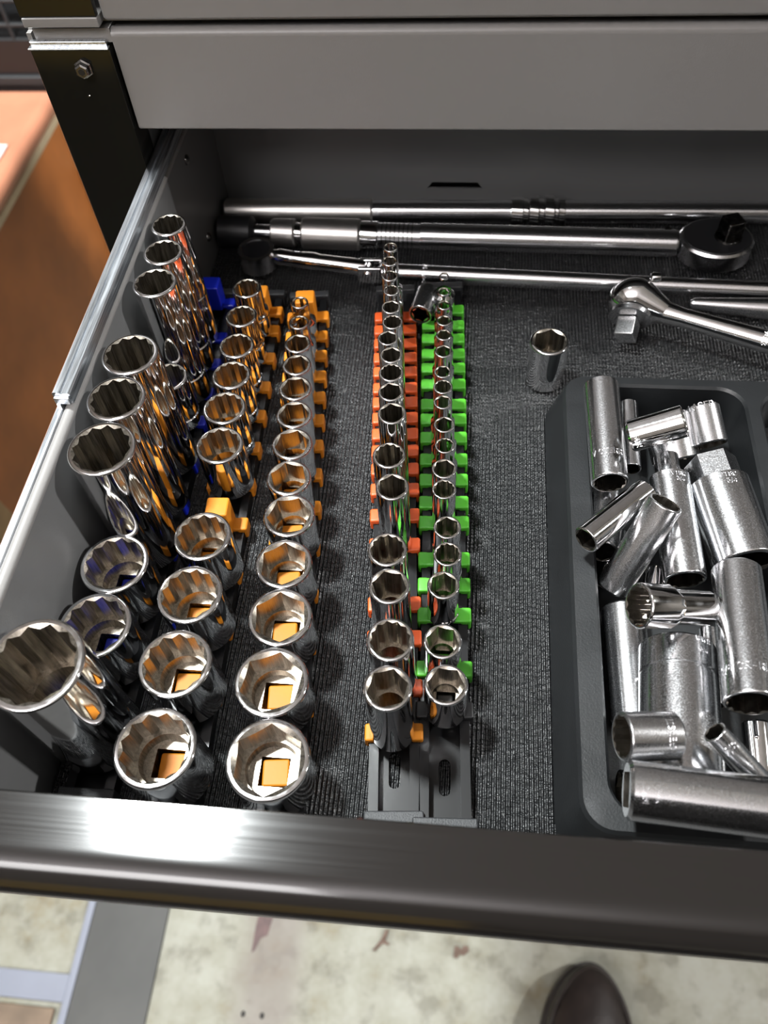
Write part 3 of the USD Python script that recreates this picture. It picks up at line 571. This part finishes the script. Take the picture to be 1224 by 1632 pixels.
part(hn, 'size_stamp', moved(wrap_text('VE-3', 0.0024, 0.00545, 0.062, 1, 0.1), frame(P(*A), P(*B), (0, -0.45, 0.9))), CHROME, False)
A, B = (112.0, 339.6, 5.6), (212, 331.0, 6.5)
t = thing('wrench', 'smooth tapering chrome tool handle, tip between the two ratchet handles at right', 'wrench', tuple(P(*A)))
part(t, 'handle', seg(A, B, 0, 104, [(0, 1.8), (0.02, 3.0), (0.35, 5.4), (0.96, 5.6), (1, 4.4)]), SATIN)

# ------------------------------------------------------------------ left of the cabinet
CX, CT = -0.600, -0.294
t = thing('wooden_cabinet', 'low brown cabinet with rounded orange-brown padded top, left of the tool cabinet', 'cabinet', (-0.85, 0.75, FZ))
part(t, 'body', bx(-1.10, CX - 0.004, 0.47, 1.088, FZ, CT - 0.035), BROWNP)
part(t, 'side_panel', bx(CX - 0.004, CX, 0.472, 1.086, FZ + 0.01, CT - 0.034), BROWNP)
part(t, 'top', bx(-1.11, CX + 0.012, 0.46, 1.092, CT - 0.030, CT, 0.014, 5), ORANGETOP, 60)
part(t, 'edge_trim', bx(-1.105, CX + 0.008, 0.465, 1.090, CT - 0.040, CT - 0.029, 0.002, 2), CREAM)
tacks = [Manifold.sphere(0.0032, 10).scale((1, 1, 0.5)).translate((-0.652 + 0.0075 * q, 0.985 - 0.010 * q, CT + 0.0005)) for q in range(5)]
for q in tacks: part(t, 'tack', q, CREAM)
solo('card', 'white card corner lying on the orange-brown cabinet top', 'card', bx(-0.70, -0.606, 0.895, 0.950, CT + 0.0004, CT + 0.0034, 0.001, 2), WHITECARD)
t = thing('shelf_unit', 'pale wooden shelf unit standing behind the brown cabinet', 'shelf', (-0.80, 1.25, FZ))
part(t, 'upright', bx(-0.625, -0.575, 1.095, 1.125, CT - 0.13, CT - 0.010), CREAM)
part(t, 'upright', bx(-0.625, -0.580, 1.095, 1.125, FZ, CT - 0.205), TAN)
part(t, 'bracket', bx(-0.625, -0.585, 1.098, 1.125, CT - 0.205, CT - 0.13), BLACKP)
part(t, 'shelf', bx(-1.10, -0.555, 1.095, 1.40, CT - 0.012, CT - 0.001), BLACKP)
part(t, 'back', bx(-1.10, -0.58, 1.39, 1.40, FZ, CT - 0.012), TAN)
part(t, 'upright', bx(-1.10, -1.06, 1.095, 1.125, FZ, CT - 0.012), TAN)
t = thing('crate', 'black plastic crate with grid sides at the top left, on the shelf behind', 'crate', (-0.80, 1.25, CT))
yb = 1.100
part(t, 'base_band', bx(-1.02, -0.560, yb, 1.36, CT, CT + 0.062, 0.004, 3), BLACKP)
part(t, 'rim', bx(-1.03, -0.552, yb - 0.006, yb + 0.004, CT - 0.0005, CT + 0.014, 0.003, 3), CAPP)
for q in range(4):
    part(t, 'crossbar', bx(-1.02, -0.560, yb, yb + 0.006, CT + 0.076 + 0.030 * q, CT + 0.081 + 0.030 * q, 0.002, 2), CAPP)
for q in range(10):
    part(t, 'upright_bar', bx(-0.628 - 0.042 * q, -0.623 - 0.042 * q, yb, yb + 0.006, CT + 0.06, CT + 0.19, 0.002, 2), CAPP)
part(t, 'back_wall', bx(-1.02, -0.560, 1.35, 1.36, CT + 0.06, CT + 0.20), BLACKP)
part(t, 'side_wall', bx(-0.566, -0.560, yb + 0.01, 1.36, CT + 0.06, CT + 0.20), BLACKP)
part(t, 'top_rim', bx(-1.025, -0.555, yb - 0.004, yb + 0.010, CT + 0.188, CT + 0.202, 0.003, 2), BLACKP)
solo('plank', 'tan wooden plank leaning at the left picture edge beside the brown cabinet', 'plank', moved(bx(-0.012, 0.012, -0.05, 0.05, 0, 0.36, 0.002, 2), np.array([[1, 0, 0.03, -0.582], [0, 1, -0.15, 0.535], [-0.03, 0.15, 1, FZ + 0.0015 + 0.008], [0, 0, 0, 1.0]])), TAN)

# ------------------------------------------------------------------ floor in front
t = thing('steel_frame', 'blue-grey steel floor frame with a dark flat plate, left below the drawer front', 'frame', (-0.40, 0.05, FZ))
part(t, 'plate', bx(-0.4435, -0.3465, -0.40, 0.62, FZ, FZ + 0.004, 0.001, 2), DARKPLATE)
part(t, 'long_bar', bx(-0.4525, -0.4432, -0.40, 0.62, FZ, FZ + 0.006, 0.001, 2), STEELBLUE)
part(t, 'cross_bar', bx(-0.95, -0.4520, 0.036, 0.0665, FZ, FZ + 0.005, 0.001, 2), STEELBLUE)
solo('plank', 'weathered brown plank on the floor beside the blue-grey cross bar', 'plank', bx(-0.95, -0.4600, -0.10, 0.030, FZ, FZ + 0.006, 0.002, 2), PLANK)
# shoe: lofted upper over a welted sole, toe towards the cabinet
def outline(s, grow=0.0):
    """half widths of the foot at s = 0 (heel) .. 1 (toe)"""
    t_ = np.linspace(0, math.pi, 26)
    right_, left_ = [], []
    for q in 0.5 - 0.5 * np.cos(np.linspace(0, math.pi, 44)):
        base = math.sqrt(max(0, 1 - ((q - 0.80) / 0.20) ** 2)) if q > 0.80 else math.sqrt(max(0, 1 - ((0.16 - q) / 0.16) ** 2)) if q < 0.16 else 1.0
        w_ = (0.036 + 0.016 * math.exp(-((q - 0.68) / 0.22) ** 2) - 0.006 * math.exp(-((q - 0.35) / 0.15) ** 2)) * base
        skew = 0.008 * math.exp(-((q - 0.85) / 0.2) ** 2)
        right_.append((w_ * s + skew * 0 + grow * base, -0.15 + 0.30 * q)); left_.append((-(w_ * s) - grow * base - 0, -0.15 + 0.30 * q))
    return right_ + left_[::-1]
def shoe_part(z0, z1, s0, s1, g0, g1):
    return loft_block(CrossSection([outline(s0, g0)], m3.FillRule.NonZero), z0, CrossSection([outline(s1, g1)], m3.FillRule.NonZero), z1)
def shoe_T(m):
    return m.rotate((0, 0, -6)).translate((0.164, -0.017, FZ))
t = thing('shoe', 'brown leather shoe toe on the concrete floor at the bottom right', 'shoe', (0.164, -0.017, FZ))
part(t, 'sole', shoe_T(shoe_part(0.0, 0.016, 1.0, 1.0, 0.002, 0.003)), SOLE)
part(t, 'welt', shoe_T(shoe_part(0.016, 0.021, 1.0, 1.0, 0.0035, 0.001)), LEATHER, label='stitched welt ridge round the toe')
def upper():
    rings = []
    n = 48
    for z, s, ymax, ymin in ((0.020, 0.97, 0.146, -0.146), (0.032, 0.98, 0.146, -0.147), (0.045, 0.93, 0.138, -0.147), (0.056, 0.82, 0.120, -0.146), (0.066, 0.70, 0.085, -0.144), (0.078, 0.62, 0.035, -0.142), (0.095, 0.58, -0.010, -0.140), (0.115, 0.60, -0.030, -0.142)):
        o_ = np.array(outline(s)); 
        yy = (o_[:, 1] + 0.15) / 0.30 * (ymax - ymin) + ymin
        rings.append(np.c_[o_[:, 0], yy, np.full(len(o_), z)])
    v = np.vstack(rings); m_ = len(rings[0]); f = []
    for a_ in range(len(rings) - 1):
        for b2 in range(m_):
            c_ = (b2 + 1) % m_
            f += [[a_ * m_ + b2, a_ * m_ + c_, (a_ + 1) * m_ + c_], [a_ * m_ + b2, (a_ + 1) * m_ + c_, (a_ + 1) * m_ + b2]]
    return trimesh.Trimesh(v, f, process=False)
SHT = np.eye(4); c6, s6 = math.cos(math.radians(-6)), math.sin(math.radians(-6)); SHT[:2, :2] = [[c6, -s6], [s6, c6]]; SHT[:3, 3] = (0.164, -0.017, FZ)
part(t, 'upper', moved(upper(), SHT), LEATHER, True)
def ridge(s, ylift, z, r):
    o_ = np.array(outline(s)); keep = o_[(o_[:, 1] > 0.03)]
    keep = keep[np.argsort(np.arctan2(keep[:, 1] - 0.03, keep[:, 0]))]
    segs = []
    pts_ = [(x_, y_ * 1.0 - ylift, z) for x_, y_ in keep]
    for p0, p1 in zip(pts_[:-1], pts_[1:]):
        segs.append(Manifold.batch_hull([Manifold.sphere(r, 8).translate(p0), Manifold.sphere(r, 8).translate(p1)]))
    return shoe_T(Manifold.batch_boolean(segs, m3.OpType.Add))
part(t, 'stitched_seam', ridge(0.92, 0.009, 0.0475, 0.0016), LEATHER)
for q in range(4):
    part(t, 'lace', shoe_T(Manifold.batch_hull([Manifold.sphere(0.002, 10).translate((-0.02, 0.03 - 0.016 * q, 0.074 + 0.006 * q)), Manifold.sphere(0.002, 10).translate((0.02, 0.03 - 0.016 * q, 0.074 + 0.006 * q))])), SOLE)
t = thing('storage_box', 'yellow storage box standing on the garage floor in front of the drawer', 'box', (-0.9, -1.75, FZ))
part(t, 'body', bx(-1.80, 0.05, -2.00, -1.52, FZ, -0.02, 0.02, 3), WALLM)
part(t, 'lid', bx(-1.82, 0.07, -2.02, -1.50, -0.02, 0.03, 0.02, 3), WALLM)
solo('floor_mat', 'black rubber mat on the concrete in front of the yellow box', 'mat', bx(-1.8, 0.6, -1.50, -0.24, FZ, FZ + 0.008, 0.003, 2), BLACKP)
# litter and stain on the floor
def leaf(points, z, th, lift, seed):
    c_ = CrossSection([points], m3.FillRule.NonZero).extrude(th).refine_to_length(0.004)
    v, f, _ = meshkit.arrays(c_)
    v = v.copy(); nn = meshkit.noise(v * 90 + 3, seed); v[:, 2] += z + lift * nn
    return trimesh.Trimesh(v, f, process=False)
solo('leaf', 'brown forked dry leaf stalk on the concrete', 'leaf', leaf([(-0.0830, 0.1240), (-0.0800, 0.1235), (-0.0710, 0.1330), (-0.0640, 0.1315), (-0.0625, 0.1330), (-0.0680, 0.1370), (-0.0650, 0.1480), (-0.0680, 0.1490), (-0.0720, 0.1400)], FZ, 0.0012, 0.004, 3), LEAF)
solo('leaf', 'reddish crumpled dry leaf on the concrete, right of the forked one', 'leaf', leaf([(0.0165, 0.1260), (0.0200, 0.1235), (0.0245, 0.1290), (0.0290, 0.1280), (0.0350, 0.1330), (0.0345, 0.1385), (0.0290, 0.1390), (0.0255, 0.1340), (0.0215, 0.1380), (0.0175, 0.1370)], FZ, 0.0012, 0.004, 5), LEAF)
solo('stain', 'dark red pointed stain on the concrete under the drawer front', 'stain', leaf([(-0.2330, 0.1090), (-0.2290, 0.1120), (-0.2240, 0.1260), (-0.2160, 0.1300), (-0.2080, 0.1750), (-0.2280, 0.1750), (-0.2325, 0.1400)], FZ, 0.0003, 0.0002, 1), STAIN)
for q, (gx, gy) in enumerate(((-0.2310, 0.0440), (-0.2080, 0.0440))):
    solo('pebble', ['left', 'right'][q] + ' one of two dark grit specks on the concrete near the lower picture edge', 'pebble', Manifold.sphere(0.0028, 14).scale((0.9, 1.2, 0.6)).translate((gx, gy, FZ + 0.0015)), PEBBLE)
